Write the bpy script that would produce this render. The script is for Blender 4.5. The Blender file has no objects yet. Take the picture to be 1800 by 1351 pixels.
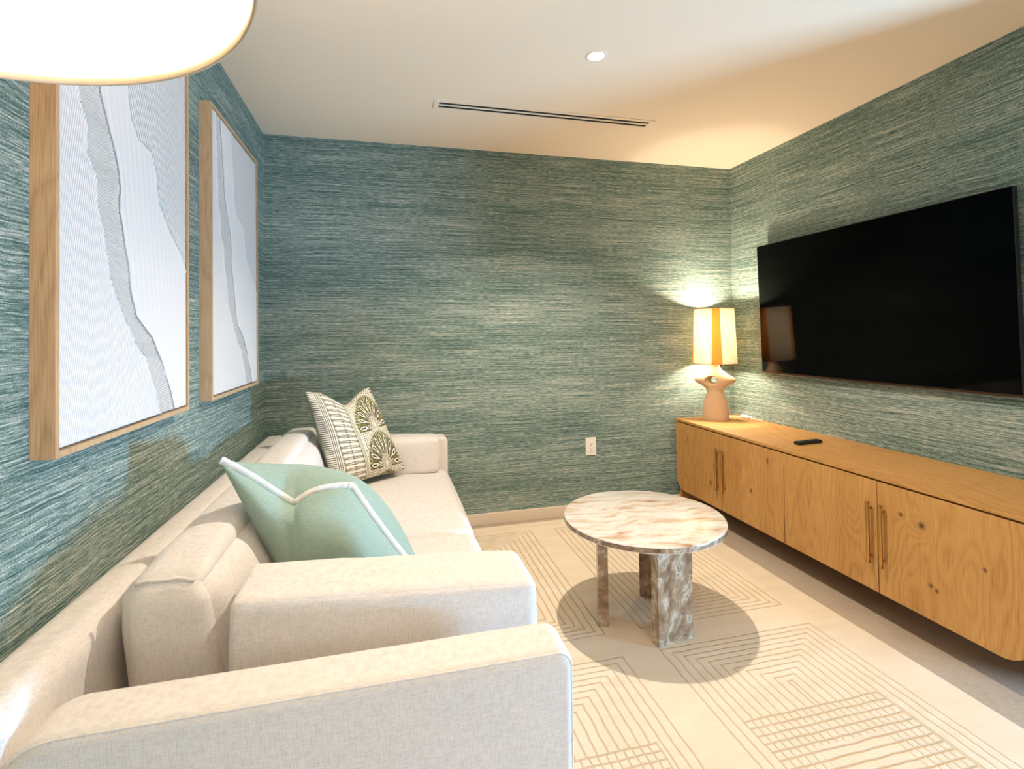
import bpy, bmesh, math, random
import numpy as np
from mathutils import Vector, Matrix, noise as mnoise
C = bpy.context.scene.collection
PI = math.pi

# ---------------------------------------------------------------- camera
F_PX, CY = 885.71, 573.06
YAW, PITCH, ROLL = 0.24153, 0.01571, -0.01272
CAMZ = 1.2322
cd = bpy.data.cameras.new('camera'); cam = bpy.data.objects.new('camera', cd); C.objects.link(cam)
cd.sensor_fit = 'HORIZONTAL'; cd.sensor_width = 36.0; cd.lens = 36.0 * F_PX / 1800.0
cd.shift_y = (CY - 675.5) / 1800.0; cd.clip_start = 0.02
_r = Vector((math.cos(YAW), -math.sin(YAW), 0)); _f = Vector((math.sin(YAW), math.cos(YAW), 0)); _u = Vector((0, 0, 1))
_F = _f * math.cos(PITCH) + _u * math.sin(PITCH); _U2 = -_f * math.sin(PITCH) + _u * math.cos(PITCH)
_R = _r * math.cos(ROLL) + _U2 * math.sin(ROLL); _U = -_r * math.sin(ROLL) + _U2 * math.cos(ROLL)
cam.matrix_world = Matrix(((_R.x, _U.x, -_F.x, 0), (_R.y, _U.y, -_F.y, 0), (_R.z, _U.z, -_F.z, CAMZ), (0, 0, 0, 1)))
bpy.context.scene.camera = cam

# ---------------------------------------------------------------- world, exposure, lights
sc = bpy.context.scene
sc.view_settings.view_transform = 'Standard'; sc.view_settings.look = 'None'
sc.view_settings.gamma = 1.0; sc.view_settings.use_curve_mapping = False
sc.view_settings.exposure = 0.18
w = bpy.data.worlds.new('world'); sc.world = w; w.use_nodes = True
bg = w.node_tree.nodes['Background']; bg.inputs[0].default_value = (0.75, 0.86, 1.0, 1); bg.inputs[1].default_value = 0.3

XL, XR, YB, H, YN = -0.7077, 2.486, 3.2397, 2.4403, -1.7
WARM = (1.0, 0.76, 0.49)
def light(name, kind, loc, energy, color, **k):
    l = bpy.data.lights.new(name, kind); l.energy = energy; l.color = color
    for a, v in k.items(): setattr(l, a, v)
    o = bpy.data.objects.new(name, l); o.location = loc; C.objects.link(o); return o
def aim(o, target):
    o.rotation_euler = (Vector(target) - o.location).to_track_quat('-Z', 'Y').to_euler()
P_DOWN, P_DOWN_FILL, P_DAY, P_TLAMP, P_FLAMP, P_ADDED_WIN = 128, 12, 150, 42, 50, 9
light('downlight_beam', 'SPOT', (0.893, 2.024, H - 0.012), P_DOWN, (1.0, 0.89, 0.77), spot_size=math.radians(132), spot_blend=0.7, shadow_soft_size=0.012)
for _x, _y, _p in ((0.893, 0.15, 1.0), (0.893, -1.1, 3.4)):  # unseen downlights added as warm fill
    light('downlight_beam', 'SPOT', (_x, _y, H - 0.012), P_DOWN_FILL * _p, (1.0, 0.74, 0.50), spot_size=math.radians(132), spot_blend=0.7, shadow_soft_size=0.03)
day = light('daylight', 'AREA', (3.25, 0.2, 0.22), P_DAY, (0.30, 0.60, 1.0), shape='RECTANGLE', size=0.30, size_y=0.22)
aim(day, (-0.7, 1.3, 0.9))
added_win = light('added_window_light', 'AREA', (1.62, YN - 0.16, 0.95), P_ADDED_WIN, (0.86, 0.92, 1.0), shape='RECTANGLE', size=0.9, size_y=0.7)  # added light behind the camera, coming through an unseen window
aim(added_win, (-0.3, 1.2, 0.75))

# ---------------------------------------------------------------- node helpers
class NT:
    def __init__(s, name):
        s.m = bpy.data.materials.new(name); s.m.use_nodes = True; s.t = s.m.node_tree
        s.b = s.t.nodes['Principled BSDF']; s.out = s.t.nodes['Material Output']
    def n(s, typ, **k):
        x = s.t.nodes.new(typ)
        for a, v in k.items(): setattr(x, a, v)
        return x
    def l(s, a, b): s.t.links.new(a, b)
    def put(s, sock, v):
        if isinstance(v, bpy.types.NodeSocket): s.l(v, sock)
        else: sock.default_value = v
    def math(s, op, a, b=0.0, c=None, clamp=False):
        x = s.n('ShaderNodeMath', operation=op); x.use_clamp = clamp
        s.put(x.inputs[0], a); s.put(x.inputs[1], b)
        if c is not None: s.put(x.inputs[2], c)
        return x.outputs[0]
    def pos(s):
        return s.n('ShaderNodeNewGeometry').outputs['Position']
    def obj(s):
        return s.n('ShaderNodeTexCoord').outputs['Object']
    def sep(s, v):
        x = s.n('ShaderNodeSeparateXYZ'); s.l(v, x.inputs[0]); return x.outputs
    def comb(s, x, y, z):
        c = s.n('ShaderNodeCombineXYZ'); s.put(c.inputs[0], x); s.put(c.inputs[1], y); s.put(c.inputs[2], z); return c.outputs[0]
    def noise(s, vec, scale=5, detail=4, rough=0.5, dist=0.0):
        x = s.n('ShaderNodeTexNoise'); s.l(vec, x.inputs['Vector'])
        x.inputs['Scale'].default_value = scale; x.inputs['Detail'].default_value = detail
        x.inputs['Roughness'].default_value = rough; x.inputs['Distortion'].default_value = dist
        return x.outputs['Fac']
    def scale(s, vec, sx, sy, sz, rz=0.0, loc=(0, 0, 0)):
        m = s.n('ShaderNodeMapping'); s.l(vec, m.inputs[0]); m.inputs['Scale'].default_value = (sx, sy, sz)
        m.inputs['Rotation'].default_value = (0, 0, rz) if not isinstance(rz, tuple) else rz
        m.inputs['Location'].default_value = loc
        return m.outputs[0]
    def ramp(s, fac, stops, interp='LINEAR'):
        r = s.n('ShaderNodeValToRGB'); s.put(r.inputs[0], fac); e = r.color_ramp.elements; r.color_ramp.interpolation = interp
        while len(e) < len(stops): e.new(0.5)
        for i, (p, c) in enumerate(stops):
            e[i].position = p; e[i].color = (*c[:3], 1)
        return r.outputs[0]
    def mix(s, fac, a, b, mode='MIX'):
        x = s.n('ShaderNodeMix', data_type='RGBA', blend_type=mode)
        s.put(x.inputs[0], fac)
        s.put(x.inputs[6], a if isinstance(a, bpy.types.NodeSocket) else (*a[:3], 1))
        s.put(x.inputs[7], b if isinstance(b, bpy.types.NodeSocket) else (*b[:3], 1))
        return x.outputs[2]
    def bump(s, h, strength=0.3, dist=0.002):
        x = s.n('ShaderNodeBump'); s.l(h, x.inputs['Height']); x.inputs['Strength'].default_value = strength
        x.inputs['Distance'].default_value = dist; s.l(x.outputs[0], s.b.inputs['Normal'])
    def col(s, v):
        s.put(s.b.inputs['Base Color'], v if isinstance(v, bpy.types.NodeSocket) else (*v[:3], 1))
    def rough(s, v): s.put(s.b.inputs['Roughness'], v)
    def spec(s, v): s.b.inputs['Specular IOR Level'].default_value = v
def srgb(r, g, b):
    f = lambda c: (c / 255 / 12.92) if c / 255 <= 0.04045 else ((c / 255 + 0.055) / 1.055) ** 2.4
    return (f(r), f(g), f(b))
def plain(name, c, rough=0.5, metal=0.0, spec=0.5):
    m = NT(name); m.col(c); m.rough(rough); m.b.inputs['Metallic'].default_value = metal; m.spec(spec); return m.m

# ---------------------------------------------------------------- materials
def mat_wallpaper():
    m = NT('teal_grasscloth'); x, y, z = m.sep(m.pos())
    u = m.math('ADD', x, y)
    wv = m.noise(m.comb(m.math('MULTIPLY', u, 1.6), z, 0.0), 2.2, 3, 0.5)
    zz = m.math('ADD', z, m.math('MULTIPLY', m.math('SUBTRACT', wv, 0.5), 0.022))
    v = m.comb(u, zz, 0.0)
    a = m.noise(m.scale(v, 1.9, 85, 1), 1.0, 6, 0.68)
    b = m.noise(m.scale(v, 2.6, 215, 1, loc=(3, 1, 0)), 1.0, 5, 0.66)
    c = m.noise(m.scale(v, 26, 420, 1, loc=(1, 7, 0)), 1.0, 3, 0.6)
    g = m.noise(m.scale(v, 0.55, 5.5, 1, loc=(5, 2, 0)), 1.0, 2, 0.5)
    k = m.noise(m.scale(v, 260, 260, 1), 1.0, 1, 0.5)
    f = m.math('ADD', m.math('MULTIPLY', a, 0.34), m.math('MULTIPLY', b, 1.12))
    f = m.math('ADD', f, m.math('MULTIPLY', c, 0.95))
    f = m.math('ADD', f, m.math('MULTIPLY', g, 0.24))
    f = m.math('ADD', f, m.math('MULTIPLY', k, 0.40))
    f = m.math('SUBTRACT', f, 1.02)
    col = m.ramp(f, [(0.24, srgb(50, 80, 71)), (0.39, srgb(86, 112, 104)), (0.51, srgb(120, 141, 131)), (0.63, srgb(168, 176, 164)), (0.79, srgb(212, 212, 195))])
    m.col(col); m.rough(0.75); m.spec(0.25); m.bump(f, 0.35, 0.002); return m.m
def mat_linen(name, c1, c2, scale=1.0):
    m = NT(name); x, y, z = m.sep(m.pos())
    tw = []
    p = m.pos()
    a = m.noise(m.scale(p, 380 * scale, 380 * scale, 40 * scale), 1.0, 2, 0.6)
    b = m.noise(m.scale(p, 45 * scale, 45 * scale, 420 * scale), 1.0, 2, 0.6)
    s = m.noise(m.scale(p, 900 * scale, 900 * scale, 900 * scale), 1.0, 1, 0.5)
    f = m.math('MULTIPLY', m.math('ADD', m.math('ADD', a, b), s), 0.3333)
    w = m.noise(p, 9, 3, 0.5)
    m.col(m.ramp(f, [(0.36, c2), (0.56, c1)])); m.rough(0.95); m.spec(0.1)
    m.b.inputs['Sheen Weight'].default_value = 0.15
    h = m.math('ADD', m.math('MULTIPLY', f, 0.35), m.math('MULTIPLY', w, 0.8))
    m.bump(h, 0.6, 0.004); return m.m
def mat_oak(name, axis='z', knots=(), k=34.0, c=((148, 100, 48), (188, 138, 76), (208, 160, 96))):
    m = NT(name); x, y, z = m.sep(m.pos())
    if axis == 'z': u, v = y, z          # doors: grain runs up
    elif axis == 'y': u, v = m.math('ADD', x, m.math('MULTIPLY', z, 1.0)), y
    else: u, v = m.math('ADD', y, x), z
    vec = m.comb(u, v, 0.0)
    n1 = m.noise(m.scale(vec, 2.6, 0.9, 1), 1.6, 2, 0.5)
    n2 = m.noise(m.scale(vec, 9, 1.6, 1), 1.0, 2, 0.5)
    fld = m.math('ADD', m.math('MULTIPLY', u, k * 0.55), m.math('MULTIPLY', n1, 13.0))
    fld = m.math('ADD', fld, m.math('MULTIPLY', n2, 1.6))
    dark = None
    for (u0, v0, su, sv, amp, spot) in knots:
        du = m.math('DIVIDE', m.math('SUBTRACT', u, u0), su); dv = m.math('DIVIDE', m.math('SUBTRACT', v, v0), sv)
        r2 = m.math('ADD', m.math('MULTIPLY', du, du), m.math('MULTIPLY', dv, dv))
        g = m.math('EXPONENT', m.math('MULTIPLY', r2, -1.0))
        fld = m.math('ADD', fld, m.math('MULTIPLY', g, amp))
        if spot:
            d = m.math('EXPONENT', m.math('MULTIPLY', r2, -spot))
            dark = d if dark is None else m.math('MAXIMUM', dark, d)
    ring = m.math('ABSOLUTE', m.math('SINE', m.math('MULTIPLY', fld, PI)))
    wnz = m.n('ShaderNodeTexWhiteNoise', noise_dimensions='1D'); m.l(m.math('FLOOR', m.math('DIVIDE', u, 0.127)), wnz.inputs['W'])
    fine = m.noise(m.scale(vec, 420, 9, 1), 1.0, 3, 0.6)
    broad = m.noise(m.scale(vec, 3.5, 0.7, 1), 1.0, 2, 0.5)
    f = m.math('ADD', m.math('MULTIPLY', ring, 0.13), m.math('MULTIPLY', fine, 0.80))
    f = m.math('ADD', f, m.math('MULTIPLY', broad, 0.28)); f = m.math('ADD', f, m.math('MULTIPLY', wnz.outputs['Value'], 0.10)); f = m.math('SUBTRACT', f, 0.17)
    col = m.ramp(f, [(0.2, srgb(*c[0])), (0.45, srgb(*c[1])), (0.75, srgb(*c[2]))])
    if dark is not None: col = m.mix(dark, col, srgb(84, 50, 24))
    m.col(col); m.rough(0.5); m.spec(0.35); m.bump(f, 0.15, 0.001); return m.m
def mat_marble(name, light_=True):
    m = NT(name); p = m.obj()
    rot = m.scale(p, 1, 1, 1, (0.25, 0.35, 0.12 if light_ else 0.5))
    wn = m.noise(p, 3.5, 4, 0.55)
    q = m.n('ShaderNodeVectorMath', operation='ADD'); m.l(rot, q.inputs[0])
    m.l(m.comb(0.0, m.math('MULTIPLY', wn, 0.16), m.math('MULTIPLY', wn, 0.2)), q.inputs[1])
    if light_:
        a = m.noise(m.scale(q.outputs[0], 2.4, 24, 12), 1.0, 6, 0.6)
        b = m.noise(m.scale(q.outputs[0], 5, 60, 20, loc=(4, 0, 2)), 1.0, 5, 0.7)
        f = m.math('ADD', m.math('MULTIPLY', a, 0.75), m.math('MULTIPLY', b, 0.3))
        col = m.ramp(f, [(0.34, srgb(176, 132, 100)), (0.41, srgb(208, 178, 150)), (0.48, srgb(222, 204, 185)), (0.54, srgb(232, 224, 213)), (0.68, srgb(238, 233, 226))])
        m.rough(0.12); m.spec(0.5)
    else:
        a = m.noise(m.scale(q.outputs[0], 9, 28, 15), 1.0, 7, 0.62, 0.3)
        b = m.noise(m.scale(q.outputs[0], 26, 60, 24, loc=(4, 0, 2)), 1.0, 4, 0.6, 0.2)
        f = m.math('ADD', m.math('MULTIPLY', a, 0.8), m.math('MULTIPLY', b, 0.25))
        col = m.ramp(f, [(0.34, srgb(96, 70, 48)), (0.45, srgb(138, 108, 80)), (0.55, srgb(166, 138, 108)), (0.6, srgb(200, 182, 156)), (0.65, srgb(148, 120, 92)), (0.76, srgb(186, 164, 136))])
        m.rough(0.2); m.spec(0.5)
    m.col(col); return m.m
def mat_rug():
    m = NT('carved_rug'); x, y, z = m.sep(m.pos())
    wob = m.math('MULTIPLY', m.math('SUBTRACT', m.noise(m.comb(x, y, 0.0), 14, 2, 0.5), 0.5), 0.010)
    x = m.math('ADD', x, wob); y = m.math('ADD', y, wob)
    P = 0.027
    def inside(xa, xb, ya, yb):     # distance inwards from the rectangle border along each axis
        cx, hx, cy, hy = (xa + xb) / 2, (xb - xa) / 2, (ya + yb) / 2, (yb - ya) / 2
        dx = m.math('SUBTRACT', hx, m.math('ABSOLUTE', m.math('SUBTRACT', x, cx)))
        dy = m.math('SUBTRACT', hy, m.math('ABSOLUTE', m.math('SUBTRACT', y, cy)))
        return dx, dy
    def groove(d, pitch=P, w=0.0042):
        # 1 in the groove centre, 0 outside
        fr = m.math('PINGPONG', d, pitch / 2)
        return m.math('SUBTRACT', 1.0, m.math('DIVIDE', fr, w), clamp=True)
    def step(a): return m.math('GREATER_THAN', a, -0.0035)
    hs = []; masks = []
    def nested(xa, xb, ya, yb, holes=()):
        dx, dy = inside(xa, xb, ya, yb); dx = m.math('MULTIPLY', dx, 0.80); d = m.math('MINIMUM', dx, dy)
        h = m.math('MULTIPLY', groove(d), step(d))
        for ho in holes:
            ex, ey = inside(*ho); e = m.math('MINIMUM', ex, ey)
            h = m.math('MULTIPLY', h, m.math('LESS_THAN', e, 0.0))
        hs.append(h)
    def cross(xa, xb, ya, yb, band=0.135):
        dx, dy = inside(xa, xb, ya, yb); d = m.math('MINIMUM', dx, dy); inn = step(d)
        hh = groove(dy, 0.030, 0.0055)
        vv = m.math('MULTIPLY', groove(dx), m.math('LESS_THAN', d, band))
        hs.append(m.math('MULTIPLY', m.math('MAXIMUM', hh, vv), inn))
    Cr = (1.07, 1.59, 0.55, 1.38); Cl = (0.235, 0.765, 0.55, 1.378)
    for x0 in (1.005, 0.155):
        nested(x0, x0 + 0.693, 1.92, 3.03)
        nested(x0, x0 + 0.693, 0.35, 1.77, (Cr if x0 > 1 else Cl,))
    cross(*Cr); cross(*Cl)
    g = hs[0]
    for h in hs[1:]: g = m.math('MAXIMUM', g, h)
    n = m.noise(m.comb(x, y, 0.0), 260, 3, 0.6)
    s = m.noise(m.scale(m.comb(x, y, 0.0), 4, 12, 1), 1.0, 4, 0.6)
    t = m.math('ADD', m.math('MULTIPLY', n, 0.5), m.math('MULTIPLY', s, 0.5))
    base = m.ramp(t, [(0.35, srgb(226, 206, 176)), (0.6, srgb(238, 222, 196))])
    groove_shade = m.math("MULTIPLY", g, 0.6)  # groove shade put into the colour, since the bump alone reads weak
    m.col(m.mix(groove_shade, base, srgb(190, 150, 102))); m.rough(1.0); m.spec(0.05)
    hgt = m.math('SUBTRACT', m.math('MULTIPLY', n, 0.12), g)
    m.bump(hgt, 0.8, 0.0035); return m.m
def mat_floor():
    m = NT('taupe_stone'); n = m.noise(m.pos(), 60, 5, 0.65); b = m.noise(m.pos(), 3, 3, 0.5)
    f = m.math('ADD', m.math('MULTIPLY', n, 0.5), m.math('MULTIPLY', b, 0.5))
    m.col(m.ramp(f, [(0.35, srgb(172, 154, 132)), (0.65, srgb(196, 178, 155))])); m.rough(0.6); m.spec(0.3); return m.m
def mat_shade_table():
    m = NT('striped_lamp_shade'); x, y, z = m.sep(m.obj())
    a = m.math('ARCTAN2', y, x)                     # angle round the shade
    a = m.math('MULTIPLY', m.math('ADD', a, 2.09 + 4 * PI), 2 / PI)   # quarter turns; stripe at integers
    fr = m.math('PINGPONG', a, 0.5)
    wd = m.math('ADD', 0.150, m.math('MULTIPLY', m.math('SUBTRACT', 0.39, z), 0.10))
    st = m.math('LESS_THAN', fr, wd)
    col = m.mix(st, (0.95, 0.88, 0.74), (0.66, 0.38, 0.11))
    dif = m.n('ShaderNodeBsdfDiffuse'); tr = m.n('ShaderNodeBsdfTranslucent'); mx = m.n('ShaderNodeMixShader')
    m.l(col, dif.inputs[0]); m.l(col, tr.inputs[0]); mx.inputs[0].default_value = 0.5
    m.l(dif.outputs[0], mx.inputs[1]); m.l(tr.outputs[0], mx.inputs[2]); m.l(mx.outputs[0], m.out.inputs[0]); return m.m
def mat_shade_floor():
    m = NT('white_linen_shade'); n = m.noise(m.scale(m.obj(), 500, 500, 500), 1.0, 1, 0.5)
    col = m.ramp(n, [(0.3, (0.88, 0.85, 0.80)), (0.7, (0.93, 0.91, 0.87))])
    dif = m.n('ShaderNodeBsdfDiffuse'); tr = m.n('ShaderNodeBsdfTranslucent'); mx = m.n('ShaderNodeMixShader')
    m.l(col, dif.inputs[0]); m.l(col, tr.inputs[0]); mx.inputs[0].default_value = 0.35
    m.l(dif.outputs[0], mx.inputs[1]); m.l(tr.outputs[0], mx.inputs[2]); m.l(mx.outputs[0], m.out.inputs[0]); return m.m
def mat_canvas():
    m = NT('plaster_canvas')
    at = m.n('ShaderNodeAttribute', attribute_name='comb'); am = m.n('ShaderNodeAttribute', attribute_name='amp'); tn = m.n('ShaderNodeAttribute', attribute_name='tone')
    s = m.math('MULTIPLY', m.math('SINE', at.outputs['Fac']), am.outputs['Fac'])
    n = m.noise(m.pos(), 30, 5, 0.6)
    m.col(m.mix(tn.outputs['Fac'], srgb(236, 231, 225), srgb(224, 217, 209))); m.rough(0.8); m.spec(0.2)
    m.bump(m.math('ADD', s, m.math('MULTIPLY', n, 0.5)), 0.8, 0.0035); return m.m
def mat_emit(name, c, s):
    m = NT(name); e = m.n('ShaderNodeEmission'); e.inputs[0].default_value = (*c, 1); e.inputs[1].default_value = s
    m.l(e.outputs[0], m.out.inputs[0]); return m.m
def mat_glass():
    m = NT('clear_glass'); t = m.n('ShaderNodeBsdfTransparent'); g = m.n('ShaderNodeBsdfGlossy'); g.inputs['Roughness'].default_value = 0.02
    mx = m.n('ShaderNodeMixShader'); mx.inputs[0].default_value = 0.06
    m.l(t.outputs[0], mx.inputs[1]); m.l(g.outputs[0], mx.inputs[2]); m.l(mx.outputs[0], m.out.inputs[0]); return m.m
def mat_print():
    m = NT('olive_block_print')
    a = m.n('ShaderNodeAttribute', attribute_name='ink'); b = m.n('ShaderNodeAttribute', attribute_name='olive')
    n = m.noise(m.obj(), 90, 4, 0.6)
    ol = m.ramp(n, [(0.4, srgb(104, 104, 54)), (0.6, srgb(146, 144, 88))])
    c = m.mix(b.outputs['Fac'], srgb(232, 222, 200), ol)
    c = m.mix(a.outputs['Fac'], c, srgb(66, 58, 46))
    m.col(c); m.rough(0.95); m.spec(0.1)
    m.bump(m.noise(m.scale(m.obj(), 700, 700, 700), 1.0, 1, 0.5), 0.3, 0.001); return m.m

M_WALL = mat_wallpaper(); M_CEIL = plain('ceiling_paint', srgb(246, 225, 198), 0.9, spec=0.1)
M_TRIM = plain('cream_paint', srgb(226, 208, 184), 0.5, spec=0.3)
M_LINEN = mat_linen('oatmeal_linen', srgb(238, 231, 223), srgb(212, 203, 192), 1.35)
M_TEAL = mat_linen('sage_blue_cotton', srgb(160, 181, 166), srgb(134, 157, 143), 1.4)
M_BAND = mat_linen('white_twill', srgb(246, 242, 234), srgb(226, 220, 210), 1.4)
M_HEM = plain('beige_hem', srgb(222, 204, 178), 0.9, spec=0.1)
M_GREEN = mat_linen('moss_green_linen', srgb(120, 132, 108), srgb(92, 106, 84), 1.4)
KN = [(1.52, 0.475, .05, .05, 2.2, 14), (1.60, 0.49, .02, .02, 1.0, 5), (1.365, 0.33, .045, .15, 3.2, 0), (1.31, 0.40, .012, .012, 0.6, 3),
      (1.49, 0.26, .012, .010, .5, 2), (1.47, 0.25, .010, .010, .5, 2), (2.06, 0.47, .045, .14, 2.6, 0), (1.83, 0.50, .05, .16, -3.0, 0),
      (2.46, 0.33, .02, .03, 1.2, 6), (2.33, 0.53, .015, .04, 1.0, 5), (2.83, 0.27, .02, .03, 1.0, 4), (2.4, 0.3, .06, .2, 2.5, 0)]
M_DOOR = mat_oak('oak_veneer', 'z', KN); M_TOPW = mat_oak('oak_top', 'y', k=40); M_SIDE = mat_oak('oak_panel', 'x')
M_FRAME = mat_oak('pale_oak_moulding', 'x', c=((166, 130, 92), (202, 166, 124), (220, 188, 150)))
M_MARB = mat_marble('beige_marble', True); M_MLEG = mat_marble('brown_marble', False)
M_RUG = mat_rug(); M_FLOOR = mat_floor()
M_BRASS = plain('brushed_brass', srgb(196, 148, 84), 0.32, 1.0)
M_BRONZE = plain('bronze_trim', srgb(92, 66, 50), 0.45, 1.0)
M_BLK = plain('black_plastic', srgb(24, 22, 22), 0.35); M_BTN = plain('grey_button', srgb(60, 58, 56), 0.5)
M_SCREEN = plain('screen_glass', (0.001, 0.001, 0.001), 0.06, spec=0.10)
M_DARK = plain('dark_void', (0.01, 0.009, 0.008), 0.9)
M_CLAY = plain('matte_ceramic', srgb(204, 172, 134), 0.7, spec=0.3)
M_WHITE = plain('white_plastic', srgb(240, 232, 220), 0.4)
M_METAL = plain('satin_nickel', srgb(190, 184, 174), 0.3, 1.0)
M_GLASS = mat_glass(); M_CANVAS = mat_canvas(); M_PRINT = mat_print()
M_SHT = mat_shade_table(); M_SHF = mat_shade_floor()
M_LENS = mat_emit('downlight_lens', (1.0, 0.93, 0.84), 12); M_BULB = mat_emit('glowing_bulb', (1.0, 0.80, 0.52), 14)

# ---------------------------------------------------------------- object helpers
def link_mesh(name, verts, faces, mat, parent=None, smooth=True, bm=None):
    me = bpy.data.meshes.new(name)
    if bm is not None: bm.to_mesh(me); bm.free()
    else: me.from_pydata([tuple(v) for v in verts], [], faces)
    me.materials.append(mat)
    o = bpy.data.objects.new(name, me); C.objects.link(o)
    if smooth: me.polygons.foreach_set('use_smooth', [True] * len(me.polygons))
    if parent is not None:
        o.parent = parent
        off = Vector((0, 0, 0)); q = parent
        while q is not None: off += q.location; q = q.parent
        me.transform(Matrix.Translation(-off))
    me.update(); return o
def root(name, label, cat, loc, group=None):
    o = bpy.data.objects.new(name, None); C.objects.link(o); o.location = loc; o.empty_display_size = 0.1
    o['label'] = label; o['category'] = cat
    if group: o['group'] = group
    return o
def struct(o): o['kind'] = 'structure'; return o
def bm_box(bm, a, b):
    m = Matrix.Translation(((a[0] + b[0]) / 2, (a[1] + b[1]) / 2, (a[2] + b[2]) / 2)) @ Matrix.Diagonal((abs(b[0] - a[0]), abs(b[1] - a[1]), abs(b[2] - a[2]), 1))
    return bmesh.ops.create_cube(bm, size=1, matrix=m)
def box(name, a, b, mat, parent=None, bev=0.0, seg=2):
    bm = bmesh.new(); bm_box(bm, a, b)
    if bev: bmesh.ops.bevel(bm, geom=bm.edges[:], offset=bev, segments=seg, profile=0.5, affect='EDGES')
    o = link_mesh(name, None, None, mat, parent, smooth=bool(bev), bm=bm)
    if bev: wn(o)
    return o
def wn(o):
    md = o.modifiers.new('wn', 'WEIGHTED_NORMAL'); md.keep_sharp = True
def revolve(name, prof, mat, parent, c, n=64, caps=False):
    vs = []; fs = []
    for r, z in prof:
        for i in range(n):
            a = 2 * PI * i / n; vs.append((c[0] + r * math.cos(a), c[1] + r * math.sin(a), c[2] + z))
    for j in range(len(prof) - 1):
        for i in range(n):
            k = (i + 1) % n; fs.append((j * n + i, j * n + k, (j + 1) * n + k, (j + 1) * n + i))
    if caps: fs.append(tuple(range(n - 1, -1, -1))); fs.append(tuple((len(prof) - 1) * n + i for i in range(n)))
    return link_mesh(name, vs, fs, mat, parent)
def tube(name, pts, r, mat, parent, n=8, closed=False):
    pts = [Vector(p) for p in pts]; vs = []; fs = []; L = len(pts)
    up = Vector((0, 0, 1)); prev = None
    for i, p in enumerate(pts):
        t = (pts[(i + 1) % L] - pts[i - 1]) if closed else (pts[min(i + 1, L - 1)] - pts[max(i - 1, 0)])
        t.normalize()
        if prev is None:
            a = t.cross(up)
            if a.length < 0.1: a = t.cross(Vector((1, 0, 0)))
        else: a = prev - t * prev.dot(t)
        a.normalize(); prev = a; b = t.cross(a)
        for k in range(n):
            q = 2 * PI * k / n; vs.append(p + (a * math.cos(q) + b * math.sin(q)) * r)
    for i in range(L if closed else L - 1):
        j = (i + 1) % L
        for k in range(n): fs.append((i * n + k, i * n + (k + 1) % n, j * n + (k + 1) % n, j * n + k))
    if not closed: fs.append(tuple(range(n - 1, -1, -1))); fs.append(tuple((L - 1) * n + k for k in range(n)))
    return link_mesh(name, vs, fs, mat, parent)
def soft(name, a, b, r, bulge, mat, parent, n=26, wr=0.003, seed=0, taper=None):
    """soft upholstered block: rounded box, faces puffed out, gentle wrinkles"""
    a = np.array(a, float); b = np.array(b, float); c = (a + b) / 2; h = (b - a) / 2
    r = min(r, h.min() * 0.98)
    bm = bmesh.new()
    bmesh.ops.create_cube(bm, size=2); bmesh.ops.subdivide_edges(bm, edges=bm.edges[:], cuts=n, use_grid_fill=True)
    sd = Vector((seed * 3.1, seed * 1.7, seed))
    for v in bm.verts:
        p = np.array(v.co); p = p * (1.5 - 0.5 * p * p)
        q = p * h; inner = np.clip(q, -(h - r), h - r); d = q - inner; L = np.linalg.norm(d)
        if L > 1e-9: q = inner + d / L * r * min(1.0, np.abs(d).max() / r if True else 1)
        # keep faces flat: the largest component decides the distance from the inner box
        for i in range(3):
            j, k = (i + 1) % 3, (i + 2) % 3
            q[i] += math.copysign(1, p[i]) * bulge[i] * abs(p[i]) ** 2 * (1 - p[j] ** 2) * (1 - p[k] ** 2) * 1.2 if abs(p[i]) > 1e-6 else 0
        if taper is not None: q = taper(q, p, h)
        w = Vector(q + c)
        nz = mnoise.noise(w * 9 + sd) + 0.5 * mnoise.noise(Vector((w.x * 22, w.y * 22, w.z * 14)) + sd)
        nv = Vector(tuple(p)).normalized()
        v.co = w + nv * nz * wr
    bmesh.ops.recalc_face_normals(bm, faces=bm.faces[:])
    return link_mesh(name, None, None, mat, parent, bm=bm)

# ---------------------------------------------------------------- the room
T = 0.12
struct(box('floor', (XL - T, YN - T, -0.1), (XR + T, YB + T, 0), M_FLOOR))
struct(box('ceiling', (XL - T, YN - T, H), (XR + T, YB + T, H + 0.1), M_CEIL))
struct(box('wall_left', (XL - T, YN, 0), (XL, YB, H), M_WALL))
struct(box('wall_back', (XL - T, YB, 0), (XR + T, YB + T, H), M_WALL))
bm = bmesh.new(); WX0, WX1, WZ0, WZ1 = -0.35, 2.15, 0.45, 2.25
for a, b in (((XL - T, 0), (WX0, H)), ((WX1, 0), (XR + T, H)), ((WX0, 0), (WX1, WZ0)), ((WX0, WZ1), (WX1, H))): bm_box(bm, (a[0], YN - T, a[1]), (b[0], YN, b[1]))
struct(link_mesh('wall_near', None, None, M_WALL, smooth=False, bm=bm))
wd = struct(bpy.data.objects.new('added_window_1', None)); C.objects.link(wd); wd.location = (0.9, YN - 0.06, WZ0)  # unseen window added to bring more light into the room
bm = bmesh.new()
for x in (WX0, (WX0 + WX1) / 2 - .025, WX1 - .05): bm_box(bm, (x, YN - 0.09, WZ0), (x + .05, YN - 0.03, WZ1))
for z in (WZ0, WZ1 - .05): bm_box(bm, (WX0 + .05, YN - 0.088, z), (WX1 - .05, YN - 0.032, z + .05))
link_mesh('added_window_frame', None, None, M_TRIM, wd, smooth=False, bm=bm)
box('added_window_pane', (WX0 + .05, YN - 0.063, WZ0 + .05), (WX1 - .05, YN - 0.057, WZ1 - .05), M_GLASS, wd)
D0, D1, DH = -0.55, 0.98, 2.1
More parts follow.
